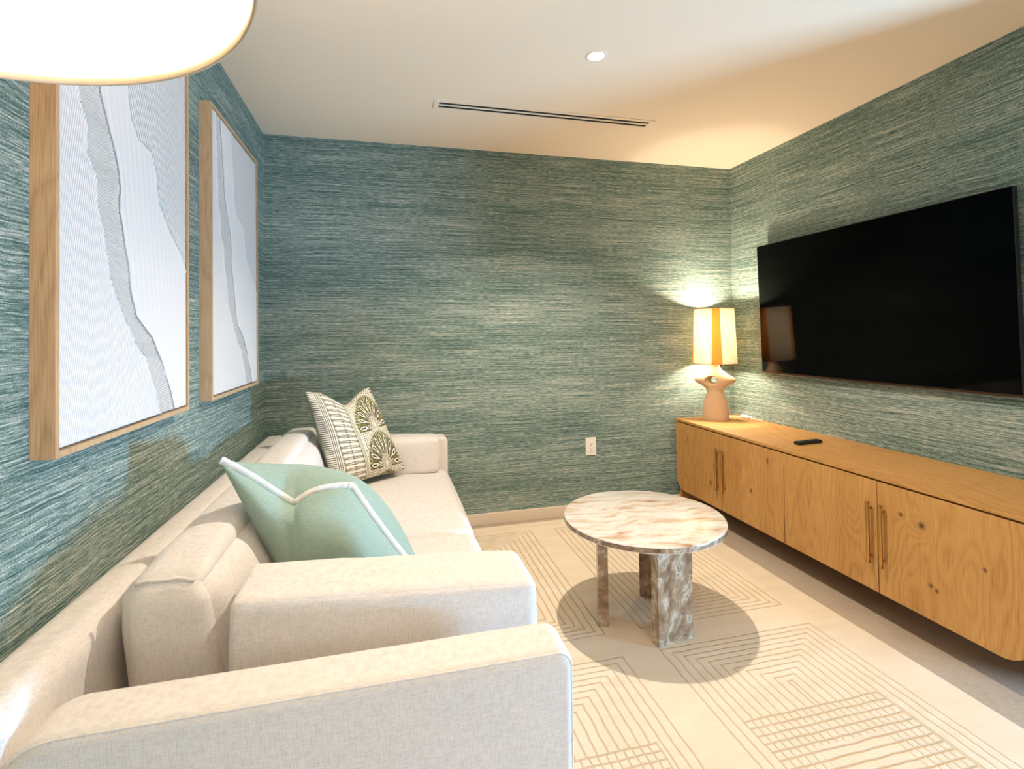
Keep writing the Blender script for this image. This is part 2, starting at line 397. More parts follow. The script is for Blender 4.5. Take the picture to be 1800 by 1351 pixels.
bm = bmesh.new(); bm_box(bm, (XR, D1, 0), (XR + T, YB, H)); bm_box(bm, (XR, YN, 0), (XR + T, D0, H)); bm_box(bm, (XR, D0, DH), (XR + T, D1, H))
struct(link_mesh('wall_right', None, None, M_WALL, smooth=False, bm=bm))
BH = 0.074
struct(box('baseboard_back', (XL, YB - 0.014, 0), (XR, YB, BH), M_TRIM, bev=0.003))
struct(box('baseboard_left', (XL, YN, 0), (XL + 0.014, YB - 0.014, BH), M_TRIM, bev=0.003))
struct(box('baseboard_right', (XR - 0.014, D1 + 0.05, 0), (XR, YB - 0.014, BH), M_TRIM, bev=0.003))
# glazed door in the right wall, out of view, the source of the daylight
dr = struct(bpy.data.objects.new('door_1', None)); C.objects.link(dr); dr.location = (XR + 0.06, (D0 + D1) / 2, 0)
bm = bmesh.new()
for y0, y1 in ((D0, D0 + 0.05), (D1 - 0.05, D1)): bm_box(bm, (XR + 0.03, y0, 0.0), (XR + 0.09, y1, DH))
bm_box(bm, (XR + 0.03, D0 + 0.05, 0.0), (XR + 0.09, D1 - 0.05, 0.05)); bm_box(bm, (XR + 0.03, D0 + 0.05, DH - 0.05), (XR + 0.09, D1 - 0.05, DH))
link_mesh('door_frame', None, None, M_BLK, dr, smooth=False, bm=bm)
box('glass_pane', (XR + 0.056, D0 + 0.05, 0.05), (XR + 0.062, D1 - 0.05, DH - 0.05), M_GLASS, dr)

# ---------------------------------------------------------------- rug
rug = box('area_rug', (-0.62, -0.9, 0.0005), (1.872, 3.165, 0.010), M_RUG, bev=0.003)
rug['label'] = 'large cream rug with carved line pattern under the round table'; rug['category'] = 'rug'

# ---------------------------------------------------------------- sofa
sofa = root('sofa', 'off white linen sofa with loose cushions along the left wall', 'sofa', (-0.17, 2.07, 0))
AY0, AY1 = 0.945, 1.062; FY0, FY1 = 3.105, 3.222; SX0, SX1 = -0.700, 0.352
soft('base', (SX0 + 0.08, AY0 + 0.02, 0.07), (SX1 - 0.02, FY1 - 0.02, 0.27), 0.02, (0.0, 0.0, 0), M_LINEN, sofa, n=10, wr=0.001)
soft('back_frame', (SX0, AY0 - 0.01, 0.07), (-0.575, FY1, 0.662), 0.045, (0.006, 0.0, 0.004), M_LINEN, sofa, n=30, wr=0.002, seed=1)
def arm(y0, y1, seed):
    # slab with rounded upper corners in side view, softly bevelled
    prof = []; x0, x1, z0, z1 = -0.60, SX1, 0.07, 0.610
    for cx, cz, r, a0 in ((x0 + 0.085, z1 - 0.085, 0.085, 180), (x1 - 0.035, z1 - 0.035, 0.035, 90)):
        for k in range(9): a = math.radians(a0 - 90 * k / 8); prof.append((cx + r * math.cos(a), cz + r * math.sin(a)))
    prof += [(x1, z0 + 0.01), (x1 - 0.01, z0), (x0 + 0.01, z0), (x0, z0 + 0.01)]
    bm = bmesh.new(); f = bm.faces.new([bm.verts.new((x, y0, z)) for x, z in prof])
    ex = bmesh.ops.extrude_face_region(bm, geom=[f]); vv = [v for v in ex['geom'] if isinstance(v, bmesh.types.BMVert)]
    bmesh.ops.translate(bm, verts=vv, vec=(0, y1 - y0, 0)); bmesh.ops.recalc_face_normals(bm, faces=bm.faces[:])
    ed = [e for e in bm.edges if abs(e.verts[0].co.y - e.verts[1].co.y) < 1e-6]
    bmesh.ops.bevel(bm, geom=ed, offset=0.020, segments=5, profile=0.5, affect='EDGES')
    o = link_mesh('arm', None, None, M_LINEN, sofa, bm=bm); wn(o)
    off = Vector((-sofa.location.x, -sofa.location.y, 0))
    for ys in (y0 + 0.006, y1 - 0.006):        # top-stitched welt
        pts = [(x0 + 0.085 - 0.079 * math.cos(math.radians(t)), ys, z1 - 0.085 + 0.079 * math.sin(math.radians(t))) for t in range(0, 91, 10)]
        pts += [(x0 + 0.085 + (x1 - x0 - 0.12) * k / 20, ys, z1 - 0.0058) for k in range(1, 20)]
        pts += [(x1 - 0.035 + 0.029 * math.sin(math.radians(t)), ys, z1 - 0.035 + 0.029 * math.cos(math.radians(t))) for t in range(0, 91, 10)]
        pts += [(x1 - 0.0058, ys, z) for z in (0.5, 0.4, 0.3, 0.2, 0.1)]
        tube('welt', pts, 0.0022, M_LINEN, o, n=6)
arm(AY0, AY1, 3); arm(FY0, FY1, 4)
for i, (y0, y1) in enumerate(((1.066, 2.075), (2.078, 3.100))):
    soft('seat_cushion', (-0.42, y0, 0.268), (0.345, y1, 0.425), 0.045, (0.008, 0.002, 0.030), M_LINEN, sofa, n=34, wr=0.0015, seed=5 + i)
def lean(q, p, h):
    q = q.copy(); q[0] -= 0.010 * p[2]
    if p[0] > 0: q[0] -= 0.035 * p[0] * (p[2] + 1) / 2
    return q
def droop(q, p, h):
    q = q.copy(); q[2] -= 0.021 * p[0] * (p[2] + 1) / 2; return q
for i, (y0, y1) in enumerate(((1.215, 2.10), (2.105, 3.05))):
    o = soft('back_cushion', (-0.550, y0, 0.42), (-0.328, y1, 0.725), 0.062, (0.030, 0.010, 0.020), M_LINEN, sofa, n=34, wr=0.0045, seed=8 + i, taper=lean)
    tube('welt', [(-0.522 + 0.112 * k / 12, y0 + 0.012 + 0.003 * math.sin(k * 0.9), 0.7235 - 0.004 * math.sin(PI * k / 12) - 0.012 * (k / 12) ** 4 - 0.008 * (1 - k / 12) ** 6) for k in range(13)], 0.0048, M_LINEN, o, n=10)
o = soft('arm_cushion', (-0.318, 1.128, 0.43), (0.330, 1.322, 0.680), 0.020, (0.008, 0.008, 0.006), M_LINEN, sofa, n=34, wr=0.003, seed=12, taper=droop)
o = soft('arm_cushion', (-0.330, 2.950, 0.43), (0.285, 3.098, 0.640), 0.030, (0.006, 0.010, 0.010), M_LINEN, sofa, n=34, wr=0.003, seed=14)

# ---------------------------------------------------------------- throw pillows
def pillow_grid(A, B, Cc, D, nrm, tf, tb, chop, concave, n, q=0.5, cu=0.0, cw=0.42, cp_=2.0):
    """A top-left, B top-right, Cc bottom-right, D bottom-left; returns the front and back grids"""
    A, B, Cc, D, nrm = [np.array(v, float) for v in (A, B, Cc, D, nrm)]; nrm /= np.linalg.norm(nrm)
    s = np.sin(np.linspace(-PI / 2, PI / 2, n)); U, V = np.meshgrid(s, s)
    Uc = U * (1 - concave * (1 - U ** 2) * 0 - concave * (1 - V ** 2) * np.abs(U)); Vc = V * (1 - concave * (1 - U ** 2) * np.abs(V))
    a = (Uc + 1) / 2; b = (Vc + 1) / 2
    P = (D[None, None] * ((1 - a) * (1 - b))[..., None] + Cc * (a * (1 - b))[..., None] + A * ((1 - a) * b)[..., None] + B * (a * b)[..., None])
    down = (D + Cc) / 2 - (A + B) / 2; down /= np.linalg.norm(down)
    g = np.where(U < cu, np.exp(-(np.abs(U - cu) / cw) ** cp_), np.exp(-(np.abs(U - cu) / (cw * 1.25)) ** (cp_ * 0.85))); D_ = down * (chop * g * b ** 2.2)[..., None]
    h = (np.clip(1 - U ** 2, 0, 1) ** q) * (np.clip(1 - V ** 2, 0, 1) ** q)
    return P + D_, h, nrm, U, V, D_
def pillow(name, label, A, B, Cc, D, nrm, tf, tb, chop, concave, n, mf, mb, q=0.55, fold=0.0, plump=None, cu=0.0, cw=0.42, cp_=2.0, qb=None):
    r = root(name, label, 'pillow', ((D[0] + Cc[0]) / 2, (D[1] + Cc[1]) / 2, min(D[2], Cc[2])))
    P, h, nn, U, V, Dn = pillow_grid(A, B, Cc, D, nrm, tf, tb, chop, concave, n, q=q, cu=cu, cw=cw, cp_=cp_)
    # vertical dent below the chopped top edge
    dent = 1 - fold * np.exp(-((U - cu + 0.25 * (1 - V)) / 0.13) ** 2) * np.clip((V + 0.9) / 1.3, 0, 1)
    out = []; h0 = h
    for sgn, t, m, nm in ((1, tf, mf, 'front_cover'), (-1, tb, mb, 'back_cover')):
        h = h0 if (sgn > 0 or qb is None) else h0 ** (qb / q)
        G = P + nn * (sgn * t * h * (dent if sgn > 0 else 1.0))[..., None]
        if sgn < 0 and plump: G = G - Dn * (np.clip(h * 1.6, 0, 1) ** 0.8)[..., None] + np.array(plump) * h[..., None]
        W = np.array([[mnoise.noise(Vector(G[i, j]) * 11 + Vector((sgn, 3, 1))) for j in range(n)] for i in range(n)])
        G = G + nn * (sgn * 0.006 * W * h)[..., None]
        fs = [(i * n + j, i * n + j + 1, (i + 1) * n + j + 1, (i + 1) * n + j) for i in range(n - 1) for j in range(n - 1)]
        if sgn > 0: fs = [f[::-1] for f in fs]
        o = link_mesh(nm, G.reshape(-1, 3), fs, m, r)
        bm = bmesh.new(); bm.from_mesh(o.data); bm.faces.ensure_lookup_table()
        if (bm.faces[0].normal.dot(Vector(nn)) * sgn) < 0: bmesh.ops.reverse_faces(bm, faces=bm.faces[:]); bm.to_mesh(o.data)
        bm.free(); out.append(o)
    return r, P, nn, U, V, out

# sage blue pillow with white flange
tA, tB, tC, tD = (-0.462, 1.545, 0.908), (-0.118, 1.585, 0.792), (0.105, 1.560, 0.476), (-0.275, 1.560, 0.476)
r1, P, nn, U, V, o1 = pillow('throw_pillow', 'sage blue pillow with white trim, chopped top, beside the near sofa arm',
                   tA, tB, tC, tD, (-0.05, -1, 0.15), 0.115, 0.235, 0.125, 0.05, 90, M_TEAL, M_TEAL, q=0.60, fold=0.25, plump=(0.075, 0, 0.055), cu=-0.22, cw=0.5, cp_=1.4, qb=0.45)
n = P.shape[0]
edge = [P[n - 1, j] for j in range(n)] + [P[i, n - 1] for i in range(n - 2, -1, -1)] + [P[0, j] for j in range(n - 2, -1, -1)]
cen = P[n // 2, n // 2]; vs = []; fs = []
for i, p_ in enumerate(edge):
    t = edge[min(i + 1, len(edge) - 1)] - edge[max(i - 1, 0)]; t /= np.linalg.norm(t) + 1e-9
    o_ = np.cross(t, nn); o_ /= np.linalg.norm(o_) + 1e-9
    if np.dot(o_, p_ - cen) < 0: o_ = -o_
    wob = 0.002 * math.sin(i * 0.7)
    for a_, b_ in ((-0.004, 0.003), (0.016, 0.003 + wob), (0.016, -0.003 + wob), (-0.004, -0.003)): vs.append(p_ + o_ * a_ + nn * b_)
for i in range(len(edge) - 1):
    for k in range(4): fs.append((i * 4 + k, i * 4 + (k + 1) % 4, (i + 1) * 4 + (k + 1) % 4, (i + 1) * 4 + k))
fs += [(0, 1, 2, 3), tuple((len(edge) - 1) * 4 + k for k in (3, 2, 1, 0))]
ft = link_mesh('flange', vs, fs, M_BAND, r1); ft['label'] = 'white flat trim'

# olive block print pillow
pA, pB, pC, pD = (-0.405, 2.715, 0.955), (-0.108, 2.965, 0.945), (0.085, 2.905, 0.478), (-0.262, 2.615, 0.485)
NP = 300
r2, P, nn, U, V, o2 = pillow('throw_pillow', 'olive and cream block printed pillow standing in the far sofa corner',
                   pA, pB, pC, pD, (0.62, -0.76, 0.2), 0.075, 0.105, 0.085, 0.035, NP, M_PRINT, M_GREEN, q=0.45, fold=0.2)
o2[1]['label'] = 'plain moss green back'
def draw_print(n):
    s = np.sin(np.linspace(-PI / 2, PI / 2, n)); U, V = np.meshgrid((s + 1) / 2, (s + 1) / 2)
    ink = np.zeros((n, n)); ol = np.zeros((n, n)); px = 0.0045
    L = lambda d, w: np.clip(1.2 - np.abs(d) / w, 0, 1)
    ink = np.maximum(ink, (U < 0.065) * (np.sin(V * 2 * PI * 48) > 0.15) * 0.9)
    for u0 in (0.078, 0.098, 0.118): ink = np.maximum(ink, L(U - u0, 0.006))
    rows = 17; fv = (V * rows) % 1.0 - 0.5; x = (U - 0.14) / 0.26; inb = (x > 0) & (x < 1)
    hw = np.interp(x, [0, .12, .16, .42, .5, .58, .84, .88, 1.0], [.42, .05, .12, .16, .3, .16, .12, .05, .42])
    ink = np.maximum(ink, inb * np.clip(1.3 - np.abs(np.abs(fv) - hw) / 0.085, 0, 1))
    ink = np.maximum(ink, inb * ((np.abs(fv) / .26 + np.abs(x - .5) / .05) < 1) * 0.8)
    ol = np.maximum(ol, inb * (np.abs(fv) < hw - .1) * ((x > .88) | (x < .10)))
    for u0 in (0.415, 0.432): ink = np.maximum(ink, L(U - u0, 0.0045))
    right = U > 0.445
    tu = ((U - 0.445) / 0.026) % 1 - 0.5; tv = (V / 0.026 + 0.5 * (np.floor((U - 0.445) / 0.026) % 2)) % 1 - 0.5
    tri = right * ((tv > -0.32) & (np.abs(tu) < 0.34 * (0.4 - tv) / 0.7))
    fan = np.zeros((n, n), bool); body = np.zeros((n, n)); cover = np.zeros((n, n), bool)
    for k in range(-1, 4):
        cx, cy = 0.715, 0.13 + 0.46 * k; dx = (U - cx) / 0.26; dy = (V - cy) / 0.38
        rr = np.sqrt(dx ** 2 + dy ** 2); th = np.arctan2(dx, dy)
        dome = (rr < 1.0) & (dy > -0.12) & right
        cover |= dome
        scal = np.abs(np.sin(th * 5.5)); rim = dome & (rr > 0.60 - 0.0 * scal)
        ol = np.where(dome, 0, ol); body = np.where(dome, 0, body)
        ol = np.where(rim, 1.0, ol)
        # outer petals
        ph = (th / (PI / 8) + 0.5) % 1 - 0.5
        pw = np.interp(rr, [0.30, 0.62, 0.80, 0.93, 0.97], [0.10, 0.34, 0.30, 0.06, 0.0])
        pet = dome & (rr > 0.30) & (rr < 0.95) & (np.abs(ph) < pw); ol = np.where(pet, 0, ol)
        body = np.where(dome & (rr > .3) & (rr < .96) & (np.abs(np.abs(ph) - pw) < 0.055), 1, body)
        body = np.where(pet & (np.abs(ph) < 0.10) & (rr > .6) & (rr < .82), 1, body)
        ring = dome & (rr > 0.30) & (rr < 0.60) & ~pet; ol = np.where(ring, 1.0, ol)
        # inner spray
        ph2 = (th / (PI / 11) + 0.5) % 1 - 0.5
        body = np.where(dome & (rr < 0.50) & (np.abs(np.abs(ph2) - 0.30) < 0.11) & (rr > 0.08), 0.85, body)
        ol = np.where(dome & (rr < 0.46) & (np.abs(ph2) < 0.18), 0, ol)
        ol = np.where(rim & (np.sin(th * 46) > 0.55) & (rr > .84), 0.45, ol)
    far = (U > 0.955)
    ink = np.where(right, np.where(cover & ~far, body, tri * 0.9), ink)
    ol = np.where(far, 0, ol)
    f2 = (V * 26) % 1 - 0.5; ink = np.where(far, (np.abs(f2) < .2) * 0.9, ink)
    return ink, ol
ink, ol = draw_print(NP); me = o2[0].data
for nm, arr in (('ink', ink), ('olive', ol)):
    at = me.attributes.new(nm, 'FLOAT', 'POINT'); at.data.foreach_set('value', arr.reshape(-1).astype(np.float32))

# ---------------------------------------------------------------- round marble table
TC = (1.058, 1.986); TZ = 0.45; TR = 0.3375; TH = 0.028
tab = root('coffee_table', 'round marble coffee table on three slab legs, on the cream rug', 'table', (TC[0], TC[1], 0.010))
revolve('tabletop', [(0.0005, -TH), (TR - 0.006, -TH), (TR - 0.002, -TH + 0.0015), (TR, -TH + 0.005), (TR, -0.005), (TR - 0.0015, -0.0015), (TR - 0.006, 0), (0.0005, 0)], M_MARB, tab, (TC[0], TC[1], TZ), n=128)
tt = tab.children[0].data if tab.children else None
if tt is None: tt = bpy.data.objects['tabletop'].data
tt.materials.append(M_MLEG)
for p_ in tt.polygons:
    if abs(p_.normal.z) < 0.35: p_.material_index = 1  # edge of the same stone, its shade put in as browner marble
L0 = Vector((1.0885 - TC[0], 1.812 - TC[1])); a0 = math.atan2(0.026, 0.169)
for k in (0, 1, 2):
    rot = -2 * PI / 3 * k; c_, s_ = math.cos(rot), math.sin(rot)
    cx, cy = TC[0] + c_ * L0.x - s_ * L0.y, TC[1] + s_ * L0.x + c_ * L0.y
    bm = bmesh.new(); hz = TZ - TH - 0.010
    bmesh.ops.create_cube(bm, size=1, matrix=Matrix.Translation((cx, cy, 0.010 + hz / 2)) @ Matrix.Rotation(a0 + rot, 4, 'Z') @ Matrix.Diagonal((0.170, 0.042, hz, 1)))
    bmesh.ops.bevel(bm, geom=bm.edges[:], offset=0.0015, segments=2, profile=0.5, affect='EDGES')
    o = link_mesh('leg', None, None, M_MLEG, tab, bm=bm); wn(o)

# ---------------------------------------------------------------- floating oak sideboard
CX = 1.986; CZ = 0.619; CB = 0.130; Y0, Y1 = 1.184, 3.222
cab = root('sideboard', 'long wall hung oak sideboard with four doors below the television', 'sideboard', ((CX + XR) / 2, (Y0 + Y1) / 2, CB))
box('top', (CX, Y0, CZ - 0.016), (XR - 0.001, Y1, CZ), M_TOPW, cab, bev=0.0012)
bm = bmesh.new()
bm_box(bm, (CX + 0.026, Y0, CB + 0.012), (XR - 0.001, Y1, CB + 0.030))           # underside
bm_box(bm, (CX + 0.026, Y0 + 0.0, CB + 0.031), (XR - 0.001, Y0 + 0.018, CZ - 0.017))
bm_box(bm, (CX + 0.026, Y0 + 0.019, CB + 0.031), (CX + 0.034, Y1 - 0.019, CZ - 0.017))
link_mesh('carcass', None, None, M_SIDE, cab, smooth=False, bm=bm)
box('end_panel', (CX + 0.024, Y1 - 0.018, 0.012), (XR - 0.016, Y1, CZ - 0.017), M_SIDE, cab, bev=0.001)
seams = [Y1, 2.7225, 2.2155, 1.7010, Y0]
for i in range(4):
    y1, y0 = seams[i] - (0.002 if i else 0.0), seams[i + 1] + (0.002 if i < 3 else 0.0)
    z0, z1 = CB, CZ - 0.024; R = 0.088; prof = []
    def arc(cx, cz, a0, a1, r):
        return [(cx + r * math.cos(math.radians(a0 + (a1 - a0) * k / 14)), cz + r * math.sin(math.radians(a0 + (a1 - a0) * k / 14))) for k in range(15)]
    prof = [(y0, z1)]
    prof += arc(y0 + R, z0 + R, 180, 270, R) if i == 3 else [(y0, z0)]
    prof += arc(y1 - R, z0 + R, 270, 360, R) if i == 0 else [(y1, z0)]
    prof += [(y1, z1)]
    bm = bmesh.new(); f = bm.faces.new([bm.verts.new((CX + 0.001, y, z)) for y, z in prof])
    ex = bmesh.ops.extrude_face_region(bm, geom=[f]); bmesh.ops.translate(bm, verts=[v for v in ex['geom'] if isinstance(v, bmesh.types.BMVert)], vec=(0.020, 0, 0))
    bmesh.ops.recalc_face_normals(bm, faces=bm.faces[:])
    bmesh.ops.bevel(bm, geom=[e for e in bm.edges if abs(e.verts[0].co.x - e.verts[1].co.x) < 1e-6], offset=0.001, segments=2, profile=0.5, affect='EDGES')
    d = link_mesh('door', None, None, M_DOOR, cab, bm=bm); wn(d)
    hy = y0 + 0.026 if i in (0, 2) else y1 - 0.026
    bm = bmesh.new(); hx = CX - 0.019
    bmesh.ops.create_cone(bm, cap_ends=True, segments=20, radius1=0.0075, radius2=0.0075, depth=0.250, matrix=Matrix.Translation((hx, hy, 0.376)))
    for zz in (0.376 - 0.125, 0.376 + 0.125):
        bmesh.ops.create_cone(bm, cap_ends=True, segments=20, radius1=0.0092, radius2=0.0092, depth=0.006, matrix=Matrix.Translation((hx, hy, zz)))
    for zz in (0.376 - 0.100, 0.376 + 0.100):
        bmesh.ops.create_cone(bm, cap_ends=True, segments=12, radius1=0.004, radius2=0.004, depth=0.021, matrix=Matrix.Translation((hx + 0.0105, hy, zz)) @ Matrix.Rotation(PI / 2, 4, 'Y'))
    h = link_mesh('handle', None, None, M_BRASS, d, bm=bm); h['label'] = 'slim brass bar handle'; wn(h)
tabx = None

# ---------------------------------------------------------------- television
tv = root('television', 'large black flat television hung on the right wall', 'television', (XR - 0.02, 2.18, 0.95))
ya, yb, zb, zt = 1.461, 2.898, 0.952, 1.800; tilt = math.atan2(0.025, zt - zb)
def tvbox(name, a, b, mat, bev=0.0, par=tv):
    # a, b in the set's own frame: x out from the screen plane (positive = towards the wall), y, z up from the lower edge
    bm = bmesh.new(); bm_box(bm, a, b)
    if bev: bmesh.ops.bevel(bm, geom=bm.edges[:], offset=bev, segments=2, profile=0.5, affect='EDGES')
    M = Matrix.Translation((XR - 0.042, 0, zb)) @ Matrix.Rotation(-tilt, 4, 'Y')
    bmesh.ops.transform(bm, matrix=M, verts=bm.verts[:])
    o = link_mesh(name, None, None, mat, par, smooth=bool(bev), bm=bm)
    if bev: wn(o)
    return o
hz = zt - zb
tvbox('body', (0.003, ya, 0.0), (0.026, yb, hz), M_BLK, 0.002)
tvbox('screen', (0.0, ya + 0.004, 0.012), (0.0025, yb - 0.004, hz - 0.004), M_SCREEN)
o = tvbox('lower_trim', (-0.001, ya, 0.001), (0.0025, yb, 0.010), M_BRONZE, 0.0005); o['label'] = 'thin bronze lower trim'
tvbox('wall_bracket', (0.027, 1.98, 0.38), (0.032, 2.38, 0.5), M_BLK)
for yy in (2.0, 2.34): box('bracket_arm', (XR - 0.024, yy, 1.33), (XR - 0.001, yy + 0.03, 1.44), M_BLK, tv)

# ---------------------------------------------------------------- table lamp
LC = (2.203, 3.068, CZ)
lamp = root('table_lamp', 'sculptural ceramic table lamp with striped drum shade on the sideboard', 'lamp', LC)
zs = [0, .008, .03, .08, .13, .165, .190, .206, .219, .238, .256, .270, .280, .290, .308, .328, .347, .366, .385, .400]
hw = [.086, .0880, .0875, .084, .076, .064, .0545, .0530, .059, .083, .116, .135, .1400, .131, .100, .068, .046, .034, .0295, .0285]
hd = [.055, .057, .057, .055, .052, .048, .045, .044, .045, .049, .052, .053, .053, .052, .048, .042, .036, .031, .0285, .0285]
fz = np.linspace(0, zs[-1], 60); W_ = np.interp(fz, zs, hw); D_ = np.interp(fz, zs, hd)
for _ in range(2): W_[1:-1] = (W_[:-2] + 2 * W_[1:-1] + W_[2:]) / 4
N = 48; vs = []; fs = []; ra = 0.55   # the broad face looks towards the sofa
for z_, a_, b_ in zip(fz, W_, D_):
    for i in range(N):
        t = 2 * PI * i / N; x_, y_ = a_ * math.cos(t), b_ * math.sin(t)
        vs.append((LC[0] + x_ * math.cos(ra) + y_ * math.sin(ra), LC[1] - x_ * math.sin(ra) + y_ * math.cos(ra), LC[2] + z_))
for j in range(len(fz) - 1):
    for i in range(N): k = (i + 1) % N; fs.append((j * N + i, j * N + k, (j + 1) * N + k, (j + 1) * N + i))
fs.append(tuple(range(N - 1, -1, -1))); fs.append(tuple((len(fz) - 1) * N + i for i in range(N)))
lb = link_mesh('base', vs, fs, M_CLAY, lamp)
# pierced eye through the shoulders, flared at both mouths
cvs = []; cfs = []; prof = [(-0.12, .056, .042), (-0.052, .046, .034), (-0.040, .034, .027), (-0.02, .026, .023), (0.02, .024, .021), (0.040, .031, .025), (0.052, .040, .030), (0.12, .045, .034)]
dirv = Vector((math.sin(ra + 0.34), math.cos(ra + 0.34), 0)); rv = Vector((dirv.y, -dirv.x, 0)); cc = Vector((-0.006, 0.003, 0.276))
for d_, a_, b_ in prof:
    for i in range(28):
        t = 2 * PI * i / 28; p_ = cc + dirv * d_ + rv * (a_ * math.cos(t)) + Vector((0, 0, b_ * math.sin(t))); cvs.append(p_)
for j in range(len(prof) - 1):
    for i in range(28): k = (i + 1) % 28; cfs.append((j * 28 + i, j * 28 + k, (j + 1) * 28 + k, (j + 1) * 28 + i))
cfs.append(tuple(range(27, -1, -1))); cfs.append(tuple((len(prof) - 1) * 28 + i for i in range(28)))
cm = bpy.data.meshes.new('cut'); cm.from_pydata([tuple(v) for v in cvs], [], cfs)
bmt = bmesh.new(); bmt.from_mesh(cm); bmesh.ops.recalc_face_normals(bmt, faces=bmt.faces[:]); bmt.to_mesh(cm); bmt.free()
bmt = bmesh.new(); bmt.from_mesh(lb.data); bmesh.ops.recalc_face_normals(bmt, faces=bmt.faces[:]); bmt.to_mesh(lb.data); bmt.free()
co = bpy.data.objects.new('cut', cm); C.objects.link(co); co.location = LC
md = lb.modifiers.new('eye', 'BOOLEAN'); md.operation = 'DIFFERENCE'; md.object = co; md.solver = 'EXACT'
bpy.context.view_layer.update(); dg = bpy.context.evaluated_depsgraph_get()
nm_ = bpy.data.meshes.new_from_object(lb.evaluated_get(dg)); lb.modifiers.clear(); old = lb.data; lb.data = nm_; nm_.name = 'base'
bpy.data.objects.remove(co); bpy.data.meshes.remove(cm); bpy.data.meshes.remove(old)
if not nm_.materials: nm_.materials.append(M_CLAY)
nm_.polygons.foreach_set('use_smooth', [True] * len(nm_.polygons))
md = lb.modifiers.new('split', 'EDGE_SPLIT'); md.split_angle = math.radians(40)
sz0, sz1 = 1.012 - CZ, 1.389 - CZ; r0, r1_ = 0.147, 0.132
sh = revolve('shade', [(r0, sz0), (r0 - (r0 - r1_) * .5, (sz0 + sz1) / 2), (r1_, sz1), (r1_ - .0015, sz1), (r0 - .0015, sz0), (r0, sz0)], M_SHT, lamp, LC, n=72)
sh['label'] = 'cream and amber striped fabric shade'
for zz, rr in ((sz0, r0), (sz1, r1_)): tube('shade_trim', [(LC[0] + rr * math.cos(2 * PI * i / 60), LC[1] + rr * math.sin(2 * PI * i / 60), CZ + zz) for i in range(60)], 0.0022, plain('amber_tape', srgb(206, 150, 76), 0.8), sh, n=6, closed=True)
revolve('socket', [(0.012, 0.400), (0.016, 0.402), (0.016, 0.445), (0.012, 0.447)], M_BRASS, lamp, LC, n=20, caps=True)
revolve('bulb', [(0.010, .447), (0.013, .455), (0.017, .470), (0.018, .50), (0.018, .68), (0.012, .70), (0.001, .705)], M_BULB, lamp, LC, n=24)
for k in range(3):
    a_ = 2 * PI * k / 3 + .4; tube('spider', [(LC[0] + .014 * math.cos(a_), LC[1] + .014 * math.sin(a_), CZ + .44), (LC[0] + .145 * math.cos(a_), LC[1] + .145 * math.sin(a_), CZ + sz0 + .012)], 0.0015, M_BRASS, lamp, n=6)
for _z in (1.095, 1.310): light('table_lamp_light', 'POINT', (LC[0], LC[1], _z), P_TLAMP, (1.0, 0.84, 0.66), shadow_soft_size=0.028)
cp = [(LC[0] + .085, LC[1] + .02, CZ + .004), (2.33, 3.13, CZ + .004), (2.40, 3.14, CZ + .004), (2.44, 3.10, CZ + .006), (2.445, 3.04, CZ + .006), (2.455, 2.98, CZ + .004), (2.475, 2.93, CZ + .004)]
tube('cord', cp, 0.003, M_WHITE, lamp, n=8)
soft('dimmer_switch', (2.425, 3.025, CZ + .001), (2.465, 3.105, CZ + .020), .009, (0, 0, .001), M_WHITE, lamp, n=8, wr=0)

# ---------------------------------------------------------------- remote control
rm = root('remote_control', 'small black remote control lying on the sideboard top', 'remote control', (2.205, 2.278, CZ))
bm = bmesh.new(); Mx = Matrix.Translation((2.205, 2.278, CZ + .0095)) @ Matrix.Rotation(math.radians(5), 4, 'Z')
bmesh.ops.create_cube(bm, size=1, matrix=Mx @ Matrix.Diagonal((.168, .038, .017, 1))); bmesh.ops.bevel(bm, geom=bm.edges[:], offset=.006, segments=4, profile=.5, affect='EDGES')
o = link_mesh('casing', None, None, M_BLK, rm, bm=bm); wn(o)
def rbtn(nm, u, v, a, b, hgt, bev):
    bm = bmesh.new(); bmesh.ops.create_cube(bm, size=1, matrix=Mx @ Matrix.Translation((u, v, .0092)) @ Matrix.Diagonal((a, b, hgt, 1)))
    bmesh.ops.bevel(bm, geom=bm.edges[:], offset=bev, segments=2, profile=.5, affect='EDGES'); link_mesh(nm, None, None, M_BTN, rm, bm=bm)
bm = bmesh.new(); bmesh.ops.create_cone(bm, cap_ends=True, segments=28, radius1=.0125, radius2=.0115, depth=.0024, matrix=Mx @ Matrix.Translation((.035, 0, .0095))); link_mesh('navigation_ring', None, None, M_BTN, rm, bm=bm)
for u, v in ((.068, -.009), (.068, .009), (-.002, -.009), (-.002, .009)): rbtn('button', u, v, .007, .007, .0022, .0008)
rbtn('rocker', -.022, -.009, .016, .006, .0028, .0008); rbtn('rocker', -.022, .009, .016, .006, .0028, .0008)

# ---------------------------------------------------------------- wall outlet
ot = root('wall_outlet', 'cream double wall outlet low on the back wall', 'outlet', (1.343, YB, 0.397))
box('cover_plate', (1.305, YB - .006, .397), (1.381, YB - .0003, .518), M_WHITE, ot, bev=.002)
rc = box('receptacle', (1.325, YB - .0085, .423), (1.361, YB - .0062, .492), M_WHITE, ot, bev=.001)
for zc in (.441, .475):
    for x_, a, b in ((1.337, .0022, .008), (1.349, .0022, .008)): box('slot', (x_ - a / 2, YB - .0092, zc - b / 2 + .004), (x_ + a / 2, YB - .0084, zc + b / 2 + .004), M_DARK, rc)
    box('slot', (1.340, YB - .0092, zc - .010), (1.346, YB - .0084, zc - .006), M_DARK, rc)

